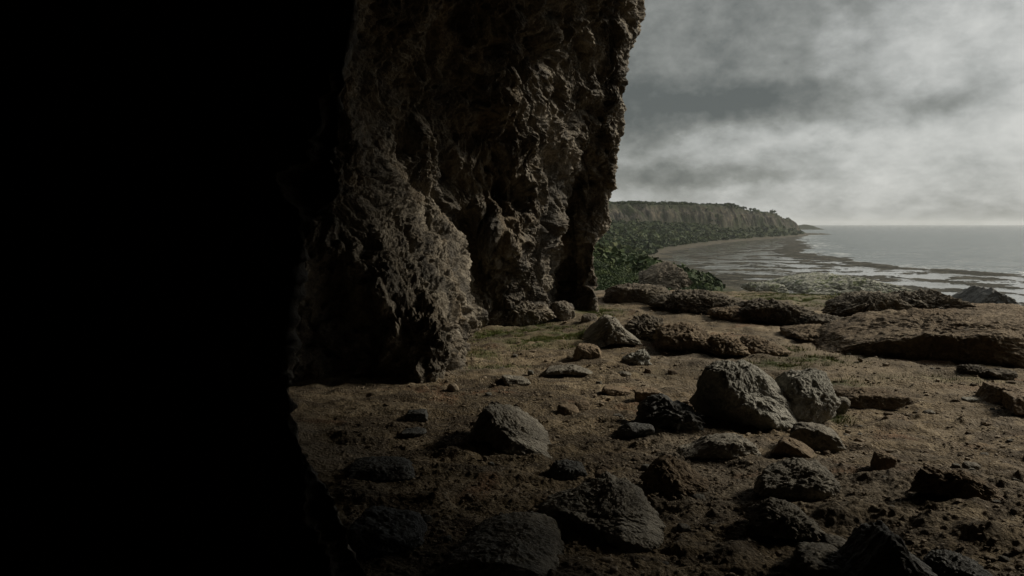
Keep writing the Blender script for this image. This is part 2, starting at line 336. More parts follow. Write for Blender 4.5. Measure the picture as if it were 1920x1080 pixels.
fine = n1*.05+n2*.024+(n3-.6)*.035+np.maximum(0, .42-w1)*.10*(r1 > .9)*.6+np.maximum(0, .42-w2)*.04*(r2 > .62)*nearf
fl = fbm(v3(gx*1.1+3, gy*2.0, 31), 3, .48); fine += (sstep(.0, .22, fl)+sstep(.2, .42, fl))*.03; fr = ridged(v3(gx*2.6, gy*5+gx*1.0, 33), 3, .45); fine += (fr-.6)*.028*sstep(-.1, .25, fbm(v3(gx*.5, gy*.5, 35), 3))
fine += rockm*(ridged(v3(gx*1.6+gy*1.1, gy*3.2-gx*.4, 12), 6, .62)-.5)*.11
fine += gk*(ridged(v3(gx*.35, gy*.35, 15), 6, .6)-.55)*1.1*sstep(62, 50, np.hypot(gx, gy))
gz = gz+fine*amp
# grass mask: patches where the photo has them, in floor coordinates
def patch(pts):
    mk = 0
    for (px, py, sx_, sy_, k) in pts:
        h = hit(px, py); mk = np.maximum(mk, k*np.exp(-(((gx-h[0])/sx_)**2+((gy-h[1])/sy_)**2)))
    return mk
GP = [(930, 628, .7, .7, 1), (1000, 640, .8, .8, 1), (1060, 630, .9, .8, 1), (1100, 582, .8, 1.1, 1), (1010, 615, .8, .7, .8), (905, 665, .35, .6, .7), (920, 690, .5, .3, .5), (1455, 684, .35, .5, 1.1), (1530, 675, .5, .5, .9), (1578, 722, .3, .25, .9), (1570, 785, .14, .12, 1.2), (1480, 655, .3, .4, .6), (1760, 710, .9, .3, .45), (1500, 560, 1.6, 2, .9), (1200, 700, 1, .4, .15)]
sm = .5+.8*sstep(-.22, .3, fbm(v3(gx*.45, gy*.7, 51), 4)); pth = np.exp(-((np.interp(gy, [9, 12, 16, 20, 25], [6.0, 5.2, 5.6, 6.6, 9.5])-gx)/.55)**2)*sstep(8, 10, gy); fine = fine*(1-.6*pth)*sm-.05*pth
grass = patch(GP); grass = np.clip(np.maximum(grass, gk*.9), 0, 1)*sstep(-.35, .1, fbm(v3(gx*1.4, gy*1.4, 22), 4)+grass*.25)
g_o = mesh_obj('ground', v3(gx, gy, gz), gridfaces(len(rn_), len(azd_), True), M_ground, True, None, {'grass': grass, 'path': pth, 'rock': np.clip(rockm+.6*sstep(.16, .28, fl)*sstep(-.1, .2, n1), 0, 1)})
tag(g_o, kind='structure')

# coast and headland beyond it
rf = np.concatenate([np.geomspace(62, 600, 260, endpoint=False), np.linspace(600, 1750, 520, endpoint=False), np.linspace(1750, 2860, 20, endpoint=False), np.linspace(2860, 3140, 50), [3400, 4200]])
AZ, RR = np.meshgrid(np.radians(np.concatenate([np.linspace(-180, -13, 30, endpoint=False), np.linspace(-13, 3, 20, endpoint=False), np.linspace(3, 37, 700, endpoint=False), np.linspace(37, 180, 20)])), rf)
hx = (RR*np.sin(AZ)).ravel(); hy = (RR*np.cos(AZ)).ravel(); hz, hd, hrk, hbe = land(hx, hy)
cg = hrk*(ridged(v3(hx*.05, hy*.05, hz*.05), 6, .65)-.5)*9+hrk*fbm(v3(hx*.15, hy*.15, 5), 4, .7)*7; hz = hz+np.where(hrk > .05, cg*.5, 0)+fbm(v3(hx*.12, hy*.12, 3), 3)*.8*sstep(5, 25, hd)
# first row meets the ground sheet
rockk = np.clip(hrk*1.25+sstep(6, 0, np.abs(hz-(SEA+3)))*sstep(1350, 1450, hy)*.5, 0, 1)
h_o = mesh_obj('hills', v3(hx, hy, hz), gridfaces(AZ.shape[0], AZ.shape[1], True), M_hills, True, None, {'rock': rockk, 'beach': hbe}); tag(h_o, kind='structure')

# reef flat and sea
REY = np.array([-200, 60, 150, 250, 330, 400, 480, 600, 720, 900, 1100, 1400.]); REX = np.array([330, 300, 262, 225, 205, 186, 196, 226, 268, 330, 400, 520.])
aw = np.concatenate([np.linspace(-180, 3, 20, endpoint=False), np.linspace(3, 37, 620, endpoint=False), np.linspace(37, 180, 20)])
inv = np.linspace(1/110., 1/1500., 560); rw = 1/inv
AZ, RR = np.meshgrid(np.radians(aw[18:642]), rw); qx = (RR*np.sin(AZ)).ravel(); qy = (RR*np.cos(AZ)).ravel()
jx = qx+fbm(v3(qx*.02, qy*.02, 1), 5)*26; re = polydist(jx, qy, REX, REY)
rn = fbm(v3(qx*.055, qy*.05, 3), 7, .68); ch = ridged(v3(qx*.03, qy*.055, 6), 5, .6)
rz = SEA-.04+rn*1.5-np.maximum(0, ch-.72)*1.6+.42*np.exp(-((re-14)/13)**2)+.25*sstep(70, 130, re)*sstep(60, 10, np.abs(polydist(qx, qy, SHX, SHY)))-6*sstep(4, -25, re)
r_o = mesh_obj('reef', v3(qx, qy, rz), gridfaces(len(rw), AZ.shape[1], True), M_reef); tag(r_o, kind='structure')
rw2 = np.concatenate([[5, 60], 1/np.linspace(1/110., 1/1500., 420), np.geomspace(1500, 16000, 100)[1:]])
AZ, RR = np.meshgrid(np.radians(aw), rw2); qx = (RR*np.sin(AZ)).ravel(); qy = (RR*np.cos(AZ)).ravel()
jx = qx+fbm(v3(qx*.02, qy*.02, 1), 5)*26; re = polydist(jx, qy, REX, REY)
foam = np.exp(-((re+9)/13)**2)*1.4*sstep(-.35, .25, fbm(v3(qx*.012, qy*.012, 4), 3))+.40*sstep(0, 20, re)*sstep(.0, .4, fbm(v3(qx*.03, qy*.06, 14), 4))+.8*np.exp(-((polydist(qx, qy, SHX, SHY)+4)/7)**2)*sstep(900, 1200, qy)
s_o = mesh_obj('sea', v3(qx, qy, SEA), gridfaces(len(rw2), AZ.shape[1], True), M_sea, True, None, {'foam': np.clip(foam, 0, 1), 'shallow': sstep(-6, 8, re)*(qy < 1300)}); tag(s_o, kind='structure')

# ------------------------------------------------------------------ cliff at the cave mouth
def pxc(lst):   # [(z, px, Y)] -> knots in metres
    return [(z, (px-960)/F*(Y_+.0), Y_) for z, px, Y_ in lst]
K = [
 [(0, -3, 36)], [(0, 1.0, 27), (8, 2.4, 26)],
 pxc([(-.6, 1116, 20.5), (0, 1116, 20.5), (1.1, 1110, 20.5), (1.8, 1118, 20.5), (2.7, 1140, 20.4), (3.8, 1150, 20.2), (5.1, 1160, 20), (6.3, 1166, 19.8), (6.7, 1184, 19.6), (8, 1192, 19), (12, 1240, 17)]),
 pxc([(0, 1088, 20.1), (1.2, 1082, 20.4), (1.8, 1092, 19.7), (3, 1105, 19.5), (5, 1120, 19), (8, 1130, 17.6), (12, 1150, 14)]),
 pxc([(0, 1056, 20.2), (1.2, 1052, 20.6), (3, 1066, 19.6), (5, 1070, 18.2), (8, 1065, 16.2), (12, 1060, 12)]),
 pxc([(0, 1030, 18.2), (.9, 1024, 18.0), (1.6, 1012, 17.7), (3, 1022, 17.2), (5, 1010, 17.0), (6, 1000, 16), (8, 1000, 14.8), (12, 980, 11)]),
 pxc([(0, 965, 17.3), (1.0, 960, 17.2), (2, 955, 16.6), (3, 965, 16.9), (5, 940, 16.2), (8, 920, 13.8), (12, 900, 10)]),
 pxc([(0, 893, 17.0), (1.4, 876, 16.8), (3, 862, 16.2), (5, 860, 15.6), (8, 840, 13), (12, 820, 9)]),
 pxc([(0, 874, 13.8), (1.2, 860, 13.6), (1.7, 825, 14.3), (2.4, 792, 15.0), (4, 755, 15.0), (8, 750, 12.4), (12, 750, 8.5)]),
 pxc([(0, 862, 12.1), (.3, 866, 12.1), (.75, 868, 12.1), (.95, 842, 12.5), (1.25, 835, 12.5), (1.6, 795, 13.1), (2.4, 762, 13.6), (4, 700, 14.0), (8, 700, 12.0), (12, 720, 8)]),
 pxc([(0, 832, 11.1), (.8, 838, 11.3), (1.1, 815, 11.8), (1.6, 765, 12.4), (2.4, 725, 12.9), (4, 665, 13.2), (8, 660, 11.6), (12, 690, 7.5)]),
 pxc([(0, 735, 11.0), (.9, 725, 11.3), (2.4, 670, 12.3), (4, 620, 12.8), (8, 600, 11.2), (12, 640, 7.5)]),
 [(0, -3.5, 11.0)], [(0, -2.6, 8.0), (2.5, -2.85, 8), (5, -2.4, 8)], [(0, -1.15, 5.0), (.7, -1.4, 5.0), (1.3, -1.7, 5.0), (2.0, -1.7, 5), (2.6, -1.4, 5), (3.6, -1.15, 5)], [(0, -.45, 3.5), (.65, -.70, 3.5), (1.3, -.98, 3.5), (1.9, -1.05, 3.6), (2.4, -.86, 3.5), (2.9, -.74, 3.5), (3.6, -.68, 3.5)], [(0, -1.0, 3.75), (1.5, -1.45, 3.75), (3.2, -1.1, 3.75)], [(0, -5.2, 8.0)], [(0, -8, 8.8)],  # includes a rock fin added only to block light from the left side
 [(0, -10, 5)], [(0, -10.5, 0)], [(0, -8, -5)], [(0, -2, -7.5)], [(0, 5, -6.5)], [(0, 7.6, -2)], [(0, 6.4, 1.0)], [(0, 6.9, 3.2), (5, 6.9, 3.6)], [(0, 8.0, 4.0), (5, 8.0, 4.6)], [(0, 13, 4)], [(0, 26, -2)]]  # out-of-view walls closed around the camera to hold back sky light
zs = np.concatenate([np.linspace(-.6, 7.6, 760, endpoint=False), np.linspace(7.6, 13, 60)])
colx = np.array([np.interp(zs, [k[0] for k in c], [k[1] for k in c]) for c in K]).T; coly = np.array([np.interp(zs, [k[0] for k in c], [k[2] for k in c]) for c in K]).T
ker = np.hanning(41); ker /= ker.sum()
def smz(a): p = np.pad(a, ((20, 20), (0, 0)), 'edge'); return np.stack([np.convolve(p[:, j], ker, 'valid') for j in range(a.shape[1])], 1)
colx, coly = smz(colx), smz(coly)
cnt = [14, 90, 150, 130, 130, 150, 170, 150, 110, 80, 120, 130, 70, 60, 60, 30, 30, 30, 30, 30, 30, 30, 30, 30, 40, 50, 40, 30]; cnt = cnt[:len(K)-1]+[20]*(len(K)-1-len(cnt))
AMP = np.array([1, .6, .45, .55, .8, .95, .95, .8, .6, .5, .5, .6, .4, .3, .22, .2, .15, .5]+[1.]*20)[:len(K)]
us = np.concatenate([i+np.arange(n)/n for i, n in enumerate(cnt)]+[[len(K)-1]])
def cat(A, u):
    n = A.shape[1]; i = np.minimum(u.astype(int), n-2); t = u-i; g = lambda k: A[:, np.clip(i+k, 0, n-1)]
    p0, p1, p2, p3 = g(-1), g(0), g(1), g(2)
    return .5*((2*p1)+(p2-p0)*t+(2*p0-5*p1+4*p2-p3)*t*t+(3*p1-p0-3*p2+p3)*t**3)
PX, PY = cat(colx, us), cat(coly, us); P3 = np.stack([PX, PY, np.repeat(zs[:, None], len(us), 1)], 2)
N3 = gridnormals(P3)
pf = P3.reshape(-1, 3).astype(np.float32); nf = N3.reshape(-1, 3)
if np.mean(N3[200:400, 600:900, 1]) > 0: nf = -nf; flipc = True
else: flipc = False
def rock_face(p, big=1.0):
    wv = np.stack([fbm(p*.6+3, 3), fbm(p*.6+31, 3), fbm(p*.5+57, 3)], 1)
    q = p+wv*.55; s = q*np.array([1, 1, .5], np.float32)+np.stack([q[:, 2]*.28, q[:, 2]*.0, 0*q[:, 2]], 1)
    md = .45+.55*big
    d = fbm(q*.45, 3)*.55*big                                   # broad lobes and hollows
    st = np.array([1, 1, .5], np.float32); q2 = q+fbm(q*1.7+5, 2)[:, None]*.3
    w = worley3(s*.8); d += (.42-w)*.95*big                       # hanging, bulbous folds with deep creases
    d += (billow(s*1.2+9, 2, .5)-.45)*.30*big
    md = md*np.minimum(1, .15+big*1.7)
    w = worley3(q2*st*2.1+3); d += (.4-w*w)*.40*md
    w = worley3(q2*np.array([1, 1, .7], np.float32)*5.2+8); d += (.4-w*w)*.15*md
    w = worley3((q2+fbm(q*9, 2)[:, None]*.08)*12.5+1); d += (.4-w)*.07
    w = worley3(q*1.3+40); d -= np.maximum(0, .42-w)*.8*md          # pockets
    w = worley3(q*np.array([1, 1, .8], np.float32)*4.3+60); d -= np.maximum(0, .38-w)*.42          # karst pits
    d += (ridged(q*4+2, 6, .68)-.6)*.12*md
    return d
bigv = np.tile(np.interp(us, np.arange(len(K)), AMP), len(zs)).astype(np.float32); dd = rock_face(pf, bigv); cv = pf+nf*dd[:, None]
# layered sideways drag so folds hang over the hollows under them
cv[:, 2] += (-.0*np.maximum(0, dd)*sstep(0.3, 1.5, pf[:, 2])).astype(np.float32)
cl = mesh_obj('cliff', cv, gridfaces(len(zs), len(us), flipc), M_cliff); tag(cl, kind='structure')
# roof of the cave: from the back wall up to the lip
LIP = np.array([(-14, 26), (-2, 24), (2.6, 21.5), (4.4, 18), (8.2, 14.5), (9.3, 11.5), (9.6, 9), (10.2, 6), (14, 2), (20, -10)], float)  # unseen lip outline, drawn outward to shade the foreground and left floor
nu, nv = 420, 300
tl = np.linspace(0, 1, nu)**1.0*(len(LIP)-1); lx = cat(LIP[:, 0][None], tl)[0]; ly = cat(LIP[:, 1][None], tl)[0]
back = np.array([-8., -9.]); sv = np.linspace(0, 1, nv)[:, None]
rx = back[0]*(1-sv)+lx[None]*sv; ry = back[1]*(1-sv)+ly[None]*sv
rz_ = 2.95+.283*np.maximum(ry, 0)+.9*(1-sv)
p = np.stack([rx, ry, rz_+0*rx], 2).reshape(-1, 3).astype(np.float32)
dz = rock_face(p*np.array([.8, .8, .8], np.float32), np.float32(.7)); p[:, 2] += np.clip(-dz*.6, -.22, .25)
p = p.reshape(nv, nu, 3); lipr = p[-1]; up = []
for k, (dz_, pull) in enumerate([(.25, -.25), (.8, -.45), (1.8, -.5), (3.2, -.2), (5, .4), (7.5, 1.6), (9, 6)]):      # the outer brow above the lip
    e = lipr.copy(); e[:, 2] = e[:, 2]*.6+dz_+2.2+.2*fbm(e*.7+k, 3) if k > 2 else e[:, 2]+dz_+.1*fbm(e*1.5+k, 3); c_ = e[:, :2]-back; e[:, :2] -= (c_/np.linalg.norm(c_, axis=1)[:, None]*pull).astype(np.float32); up.append(e)
p = np.concatenate([p, np.array(up)]).reshape(-1, 3); nv += len(up)
tag(mesh_obj('cave_roof', p, gridfaces(nv, nu), M_cliff), kind='structure')

# ------------------------------------------------------------------ rocks
ICO = {}
def ico(n):
    if n not in ICO:
        bm = bmesh.new(); bmesh.ops.create_icosphere(bm, subdivisions=n, radius=1)
        ICO[n] = (np.array([v.co[:] for v in bm.verts], np.float32), np.array([[v.index for v in f.verts] for f in bm.faces], np.int32)); bm.free()
    return ICO[n]
def rock_shape(seed, style, size, n=6, prof=None, rough=1.0, dirs=None):
    """unit-free rock in a box of size (w,d,h) with its foot at z=0, rough in true metres"""
    V, Fc = ico(n); r_ = np.random.RandomState(seed); nr = {'boulder': 16, 'block': 8, 'slab': 9, 'wedge': 7, 'craggy': 12}[style]; pw = {'boulder': 9, 'block': 26, 'slab': 18, 'wedge': 22, 'craggy': 14}[style]
    N = r_.normal(size=(nr, 3)); N /= np.linalg.norm(N, axis=1)[:, None]; D = r_.uniform(.72, 1.08, nr)
    ax = np.array([[1, .1, .1], [-1, .1, .15], [.1, 1, .1], [0, -1, .15], [.05, -.1, 1], [0, 0, -1]], float)
    if style == 'block': ax = ax+r_.uniform(-.22, .22, (6, 3)); D = D*1.15
    ax /= np.linalg.norm(ax, axis=1)[:, None]; N = np.concatenate([N, ax]); D = np.concatenate([D, r_.uniform(.78, .95, 6)])
    if dirs: e = np.array(dirs, float); N = np.concatenate([N, e[:, :3]/np.linalg.norm(e[:, :3], axis=1)[:, None]]); D = np.concatenate([D, e[:, 3]])
    dt = np.maximum(V@N.T, 0)/D; rad = (np.sum(dt**pw, 1))**(-1/pw); p = V*rad[:, None]
    mn, mx = p.min(0), p.max(0); p = (p-(mn+mx)/2)/((mx-mn)/2)
    w_, d_, h_ = size; q = p*np.array([w_/2, d_/2, h_/2]); m = min(w_, d_, h_*1.3)
    off = r_.uniform(0, 90, 3); sc = 1/max(m, .05)
    Q = (q+off*m).astype(np.float32)
    warp = np.stack([fbm(Q*sc*1.1+5, 2), fbm(Q*sc*1.1+25, 2), fbm(Q*sc*1.1+55, 2)], 1)*m*.22; Q = Q+warp
    k = {'boulder': .9, 'block': .9, 'slab': 1.1, 'wedge': 1.1, 'craggy': 1.9}[style]*rough
    dsp = fbm(Q*sc*1.3, 3)*.13*m+(ridged(Q*sc*2.6, 5, .58)-.6)*.10*m*k+(billow(Q*sc*4.5, 3, .6)-.4)*.05*m*k+(ridged(Q*sc*13+4, 3, .6)-.6)*.018*m*k
    if n >= 6: wk = worley3(Q*sc*5+fbm(Q*sc*6, 2)[:, None]*.5); dsp += (.4-wk)*.075*m*k; wk = worley3(Q*sc*14+3); dsp += (.4-wk)*.026*m*k; dsp += fbm(Q*sc*30, 3, .65)*.012*m*k
    nn = V+0.6*p/np.maximum(np.linalg.norm(p, axis=1)[:, None], .01); nn /= np.linalg.norm(nn, axis=1)[:, None]
    q = q+nn*dsp[:, None]
    mn, mx = q.min(0), q.max(0); q = (q-(mn+mx)/2)*(np.array([w_, d_, h_])/(mx-mn)); q[:, 2] += h_/2
    if prof:
        u = (q[:, 0]/w_+.5); q[:, 2] *= np.interp(u, [a for a, b in prof], [b for a, b in prof])
    return q, Fc
def rock(name, label, cat_, mat, x0, x1, yt, yb, depth, style='boulder', seed=1, n=6, prof=None, rough=1.0, rot=0.0, group=None, dirs=None, sink=.12, z0=None, Y0=None):
    """a rock whose foot is at photo pixel row yb, columns x0..x1, crest at row yt; depth in metres"""
    if Y0 is None: h = hit((x0+x1)/2, yb)
    else: d = ray((x0+x1)/2, yb); h = d*(Y0/d[1])+np.array([0, 0, CAMZ])
    Yf = h[1]; Yc = Yf+depth*.5; w_ = (x1-x0)/F*(Yf+depth*.35); d = ray((x0+x1)/2, yt); d = d*(Yf+depth*.5)/d[1]; top = CAMZ+d[2]
    gz_ = float(base_h([d[0]], [Yc])[0][0]) if Y0 is None else h[2]
    H = max(top-gz_, .05*w_+.02); H2 = H*(1+sink)
    cr, sr = math.cos(rot), math.sin(rot)
    W_, D_ = w_, depth
    if rot: W_ = max(.3*w_, (w_-abs(sr)*depth*.6)/max(abs(cr), .35)); 
    q, Fc = rock_shape(seed, style, (W_, D_, H2), n, prof, rough, dirs)
    q[:, 2] -= H*sink
    o = mesh_obj(name, q, Fc, mat); o.location = (d[0], Yc, gz_); o.rotation_euler = (0, 0, rot)
    tag(o, label, cat_, group); NAMED.append((d[0], Yc, label.split(',')[0])); return o
B = 'boulder'; NAMED = []; USED = set()
rock('boulder', 'big rounded grey boulder, tallest of the pale pair in the middle of the floor', B, M_grey, 1298, 1494, 682, 812, 1.0, 'boulder', 12, 8, [(0, .85), (.18, 1), (.4, 1.02), (.62, 1), (.85, .85), (1, .6)], .75, dirs=[(-.75, -.6, -.35, .6), (.4, -.72, .5, .66), (.6, -.3, .7, .75)])
rock('boulder', 'rounded grey boulder leaning against the right side of the biggest grey boulder', B, M_grey, 1438, 1575, 695, 800, .8, 'boulder', 23, 8, None, .75, dirs=[(.5, -.6, .5, .7)])
rock('rock', 'black craggy rock against the left foot of the biggest grey boulder', 'rock', M_dark, 1186, 1318, 744, 818, .75, 'craggy', 31, 6, [(0, .35), (.2, .85), (.45, 1), (.75, .85), (1, .6)])
rock('rock', 'smooth dark low stone just in front of the black craggy rock', 'rock', M_dark, 1157, 1226, 792, 824, .3, 'boulder', 35, 5, None, .6)
rock('rock', 'small dark upright stone at the right edge of the second grey boulder', 'rock', M_slate, 1562, 1592, 744, 778, .25, 'boulder', 36, 5)
rock('rock', 'large dark wedge-shaped rock with slanting grooves on the left of the floor', 'rock', M_furrow, 868, 1052, 758, 858, 1.05, 'wedge', 41, 8, [(0, .15), (.1, .62), (.2, .98), (.3, 1), (.55, .78), (.8, .45), (1, .08)], 1.2, dirs=[(-.8, -.6, .15, .62), (.45, -.45, .75, .5)])
rock('rock', 'long flat grey slab with a squared right end in front of the black rock', 'rock', M_furrow, 1262, 1420, 810, 866, .55, 'slab', 52, 6, [(0, .2), (.25, .45), (.42, .85), (.8, 1), (1, .95)])
rock('rock', 'blocky dark stone with a pale top edge in front of the second grey boulder', 'rock', M_slate, 1476, 1588, 789, 847, .42, 'block', 61, 6, [(0, .9), (.2, 1), (.6, .85), (1, .55)], .8, rot=-.3)
rock('rock', 'brown tilted stone lying below and left of the blocky pale-edged stone', 'rock', M_brown, 1440, 1532, 817, 863, .38, 'block', 66, 6, [(0, .75), (.3, 1), (.7, .7), (1, .35)], .8, rot=-.35)
rock('rock', 'wide broken grey rock with a dark hollow in its front, on the lower right floor', 'rock', M_furrow, 1412, 1580, 874, 950, .6, 'block', 71, 7, [(0, .62), (.2, .72), (.42, .85), (.6, 1), (.85, .95), (1, .7)], 1.3)
rock('rock', 'craggy dark rock nearest the bottom, left of the black peak', 'rock', M_slate, 1402, 1548, 946, 1028, .55, 'craggy', 84, 7, [(0, .55), (.2, .85), (.38, 1), (.7, .8), (1, .3)])
rock('boulder', 'large furrowed grey boulder at the bottom centre with its left side in black shade', B, M_furrow, 1008, 1250, 912, 1042, 1.15, 'craggy', 96, 8, [(0, .5), (.18, .68), (.42, .78), (.6, 1), (.8, .92), (1, .45)], .7, dirs=[(-.7, -.7, -.1, .55), (.35, -.6, .7, .6)])
rock('slab', 'broad flat dark slab at the bottom edge beside the furrowed grey boulder', 'rock slab', M_slate, 815, 1092, 992, 1110, 1.1, 'slab', 101, 7, [(0, .5), (.3, .9), (.6, 1), (.85, .8), (1, .55)], .9, rot=-.25)
rock('rock', 'tan ribbed rock lying diagonally above the furrowed grey boulder', 'rock', M_brown, 1186, 1335, 858, 945, .45, 'boulder', 114, 7, [(0, .75), (.3, 1), (.6, .8), (1, .45)], 1.6, rot=-.55)
rock('rock', 'small dark oval rock left of the tan ribbed rock', 'rock', M_dark, 1028, 1100, 865, 900, .32, 'boulder', 117, 6)
rock('rock', 'small brown stone between the dark oval rock and the tan ribbed rock', 'rock', M_brown, 1114, 1150, 880, 904, .18, 'boulder', 118, 5)
rock('rock', 'black pointed rock standing at the bottom edge of the view', 'rock', M_dark, 1560, 1800, 975, 1150, .6, 'boulder', 128, 7, [(0, .15), (.18, .6), (.34, 1), (.42, .98), (.6, .6), (1, .12)], 1.1)
rock('rock', 'low grey rock at the bottom edge just left of the black pointed rock', 'rock', M_slate, 1490, 1612, 1036, 1120, .5, 'boulder', 131, 6)
rock('rock', 'small grey stone between the craggy dark rock and the black pointed rock', 'rock', M_slate, 1548, 1594, 1010, 1038, .2, 'boulder', 133, 5)
rock('rock', 'black low rock at the bottom edge right of the black pointed rock', 'rock', M_dark, 1730, 1850, 1045, 1130, .5, 'craggy', 134, 6)
rock('rock', 'small upright barrel-shaped brown stone on the right floor', 'rock', M_brown, 1636, 1676, 849, 890, .24, 'boulder', 141, 6, None, .6)
rock('rock', 'long brown ridge-like rock running diagonally on the right floor', 'rock', M_brown, 1712, 1888, 874, 940, .30, 'slab', 151, 7, [(0, .8), (.12, 1), (.35, .8), (.55, .85), (.8, .55), (1, .25)], 1.5, rot=-.5)
rock('rock', 'small dark oval stone at the far right of the long ridge-like rock', 'rock', M_slate, 1806, 1837, 867, 882, .12, 'boulder', 152, 5)
rock('rock', 'small dark oval stone on the bare path near the right outcrop', 'rock', M_slate, 1731, 1752, 769, 781, .11, 'boulder', 153, 5)
rock('rock', 'low broad brown rock just right of the second grey boulder', 'rock', M_slab, 1568, 1690, 730, 771, .75, 'slab', 161, 6)
rock('rock', 'small humped tan stone in front of the low broad brown rock', 'rock', M_brown, 1652, 1703, 778, 798, .22, 'wedge', 162, 5)
rock('rock', 'flat pale stone near the right edge beside grass', 'rock', M_grey, 1802, 1830, 745, 755, .2, 'slab', 163, 5)
rock('rock', 'brown angular rock at the right edge below the great flat slab', 'rock', M_brown, 1838, 1925, 722, 763, .6, 'block', 171, 6)
rock('rock', 'brown rock cut by the right edge, in front of the angular brown rock', 'rock', M_brown, 1880, 1975, 738, 784, .5, 'block', 172, 6)
rock('rock', 'low craggy dark rock below the right end of the great flat slab', 'rock', M_ledge, 1798, 1856, 684, 709, .5, 'craggy', 173, 6)
rock('rock', 'knobbly low dark rock directly right of the low craggy dark rock', 'rock', M_ledge, 1846, 1900, 690, 714, .45, 'craggy', 175, 5)
rock('rock', 'tall craggy brown rock at the right edge in front of the great flat slab', 'rock', M_ledge, 1858, 1990, 628, 694, 1.2, 'craggy', 174, 6)
rock('rock', 'small tan cone of stone on the right floor', 'rock', M_brown, 1842, 1864, 792, 803, .12, 'wedge', 176, 5)
# mid floor
rock('rock', 'grey pyramid-shaped rock beside the terrace ledge', 'rock', M_slate, 1080, 1200, 592, 656, 1.6, 'wedge', 181, 7, [(0, .12), (.2, .35), (.5, 1), (.62, .96), (.8, .55), (1, .25)], 1.0)
rock('rock', 'rounded brown rock in front of the grey pyramid-shaped rock', 'rock', M_brown, 1073, 1128, 643, 679, .5, 'boulder', 184, 6)
rock('rock', 'pale ridged rock right of the rounded brown rock', 'rock', M_grey, 1161, 1222, 654, 685, .4, 'craggy', 187, 6, [(0, .5), (.4, .8), (.8, 1), (1, .8)])
rock('rock', 'long low dark rock lying left of the pale ridged rock', 'rock', M_slate, 1015, 1116, 683, 708, .45, 'slab', 190, 6, [(0, .5), (.3, .8), (.6, 1), (1, .6)])
rock('rock', 'small low dark rock nearest the cliff buttress', 'rock', M_slate, 940, 996, 697, 724, .4, 'slab', 191, 5, [(0, 1), (.4, .7), (1, .5)])
rock('rock', 'low brown stone between the long low rock and the tan stone', 'rock', M_brown, 1127, 1188, 721, 742, .3, 'slab', 192, 5, [(0, 1), (.5, .7), (1, .4)])
rock('rock', 'tan rounded stone above the black craggy rock', 'rock', M_brown, 1186, 1246, 728, 757, .4, 'block', 194, 5)
rock('rock', 'round brown stone, left one of the touching pair', 'rock', M_brown, 1042, 1086, 759, 785, .3, 'boulder', 196, 5, None, .6)
rock('rock', 'small tan stone, right one of the touching pair', 'rock', M_brown, 1076, 1107, 751, 773, .2, 'boulder', 197, 5, None, .6)
rock('rock', 'tiny tan pointed stone behind the low brown stone', 'rock', M_brown, 1208, 1222, 691, 702, .12, 'wedge', 198, 5)
rock('rock', 'small dark stone left of the tiny tan pointed stone', 'rock', M_slate, 1158, 1184, 697, 710, .2, 'boulder', 199, 5)
rock('boulder', 'smooth grey-brown boulder at the foot of the cliff beside the grass', B, M_cliff, 1028, 1080, 564, 604, .8, 'boulder', 201, 6)
rock('boulder', 'long lumpy boulder along the foot of the main rock pillar', B, M_cliff, 886, 1044, 560, 614, 1.5, 'craggy', 203, 7, [(0, .7), (.3, .85), (.6, 1), (.85, .95), (1, .6)])
rock('rock', 'small dark rock in the grass behind the pyramid-shaped rock', 'rock', M_ledge, 1088, 1122, 588, 608, .5, 'boulder', 204, 5)
rock('rock', 'dim dark rock on the left floor beyond the large wedge-shaped rock', 'rock', M_dark, 760, 805, 768, 790, .3, 'slab', 205, 5)
rock('rock', 'dim dark rock beside the left foot of the large wedge-shaped rock', 'rock', M_dark, 752, 800, 804, 822, .3, 'slab', 206, 5)
rock('rock', 'black rock half lost in the shade of the cave, above the flat dark slab', 'rock', M_dark, 650, 785, 862, 905, .5, 'boulder', 207, 6)
rock('rock', 'black boulder deep in the shade at the lower left', 'rock', M_dark, 650, 800, 965, 1060, .6, 'boulder', 208, 6)
# ledges and outcrops at the back
L = 'outcrop'
rock('outcrop', 'dark flat-topped ledge next to the cliff at the back of the floor', L, M_ledge, 1125, 1270, 532, 573, 2.4, 'slab', 211, 7, [(0, .85), (.3, 1), (.8, .95), (1, .8)], 1.3)
rock('outcrop', 'dark broken ledge continuing right from the flat-topped ledge', L, M_ledge, 1240, 1400, 543, 592, 2.4, 'craggy', 212, 7, [(0, .9), (.5, 1), (1, .8)])
rock('outcrop', 'brown craggy outcrop at the right end of the back ledge, beside the gap', L, M_ledge, 1370, 1545, 556, 613, 2.4, 'craggy', 213, 7, [(0, .8), (.35, 1), (.7, .8), (1, .3)])
rock('outcrop', 'jagged dark outcrop right of the gap in the back ledge', L, M_ledge, 1558, 1690, 545, 606, 2.0, 'craggy', 214, 7, [(0, .55), (.35, .9), (.75, 1), (1, .9)])
rock('outcrop', 'tall jagged outcrop of slanting ribs between the gap and the dark triangular boulder', L, M_ledge, 1660, 1818, 540, 600, 2.2, 'craggy', 215, 7, [(0, .8), (.3, 1), (.55, .98), (.8, .75), (1, .35)], 1.2)
rock('boulder', 'dark triangular boulder standing against the sea', B, M_dark, 1792, 1908, 535, 592, 1.8, 'wedge', 216, 6, [(0, .35), (.25, .8), (.42, 1), (.7, .75), (1, .15)], .8)
rock('slab', 'great flat brown rock slab with an undercut front, right side', 'rock slab', M_slab, 1520, 1990, 583, 694, 4.6, 'slab', 217, 8, [(0, .12), (.12, .45), (.3, .8), (.5, .95), (.8, 1.0), (1, 1.05)], .85, dirs=[(-.6, -.75, .0, .72)])
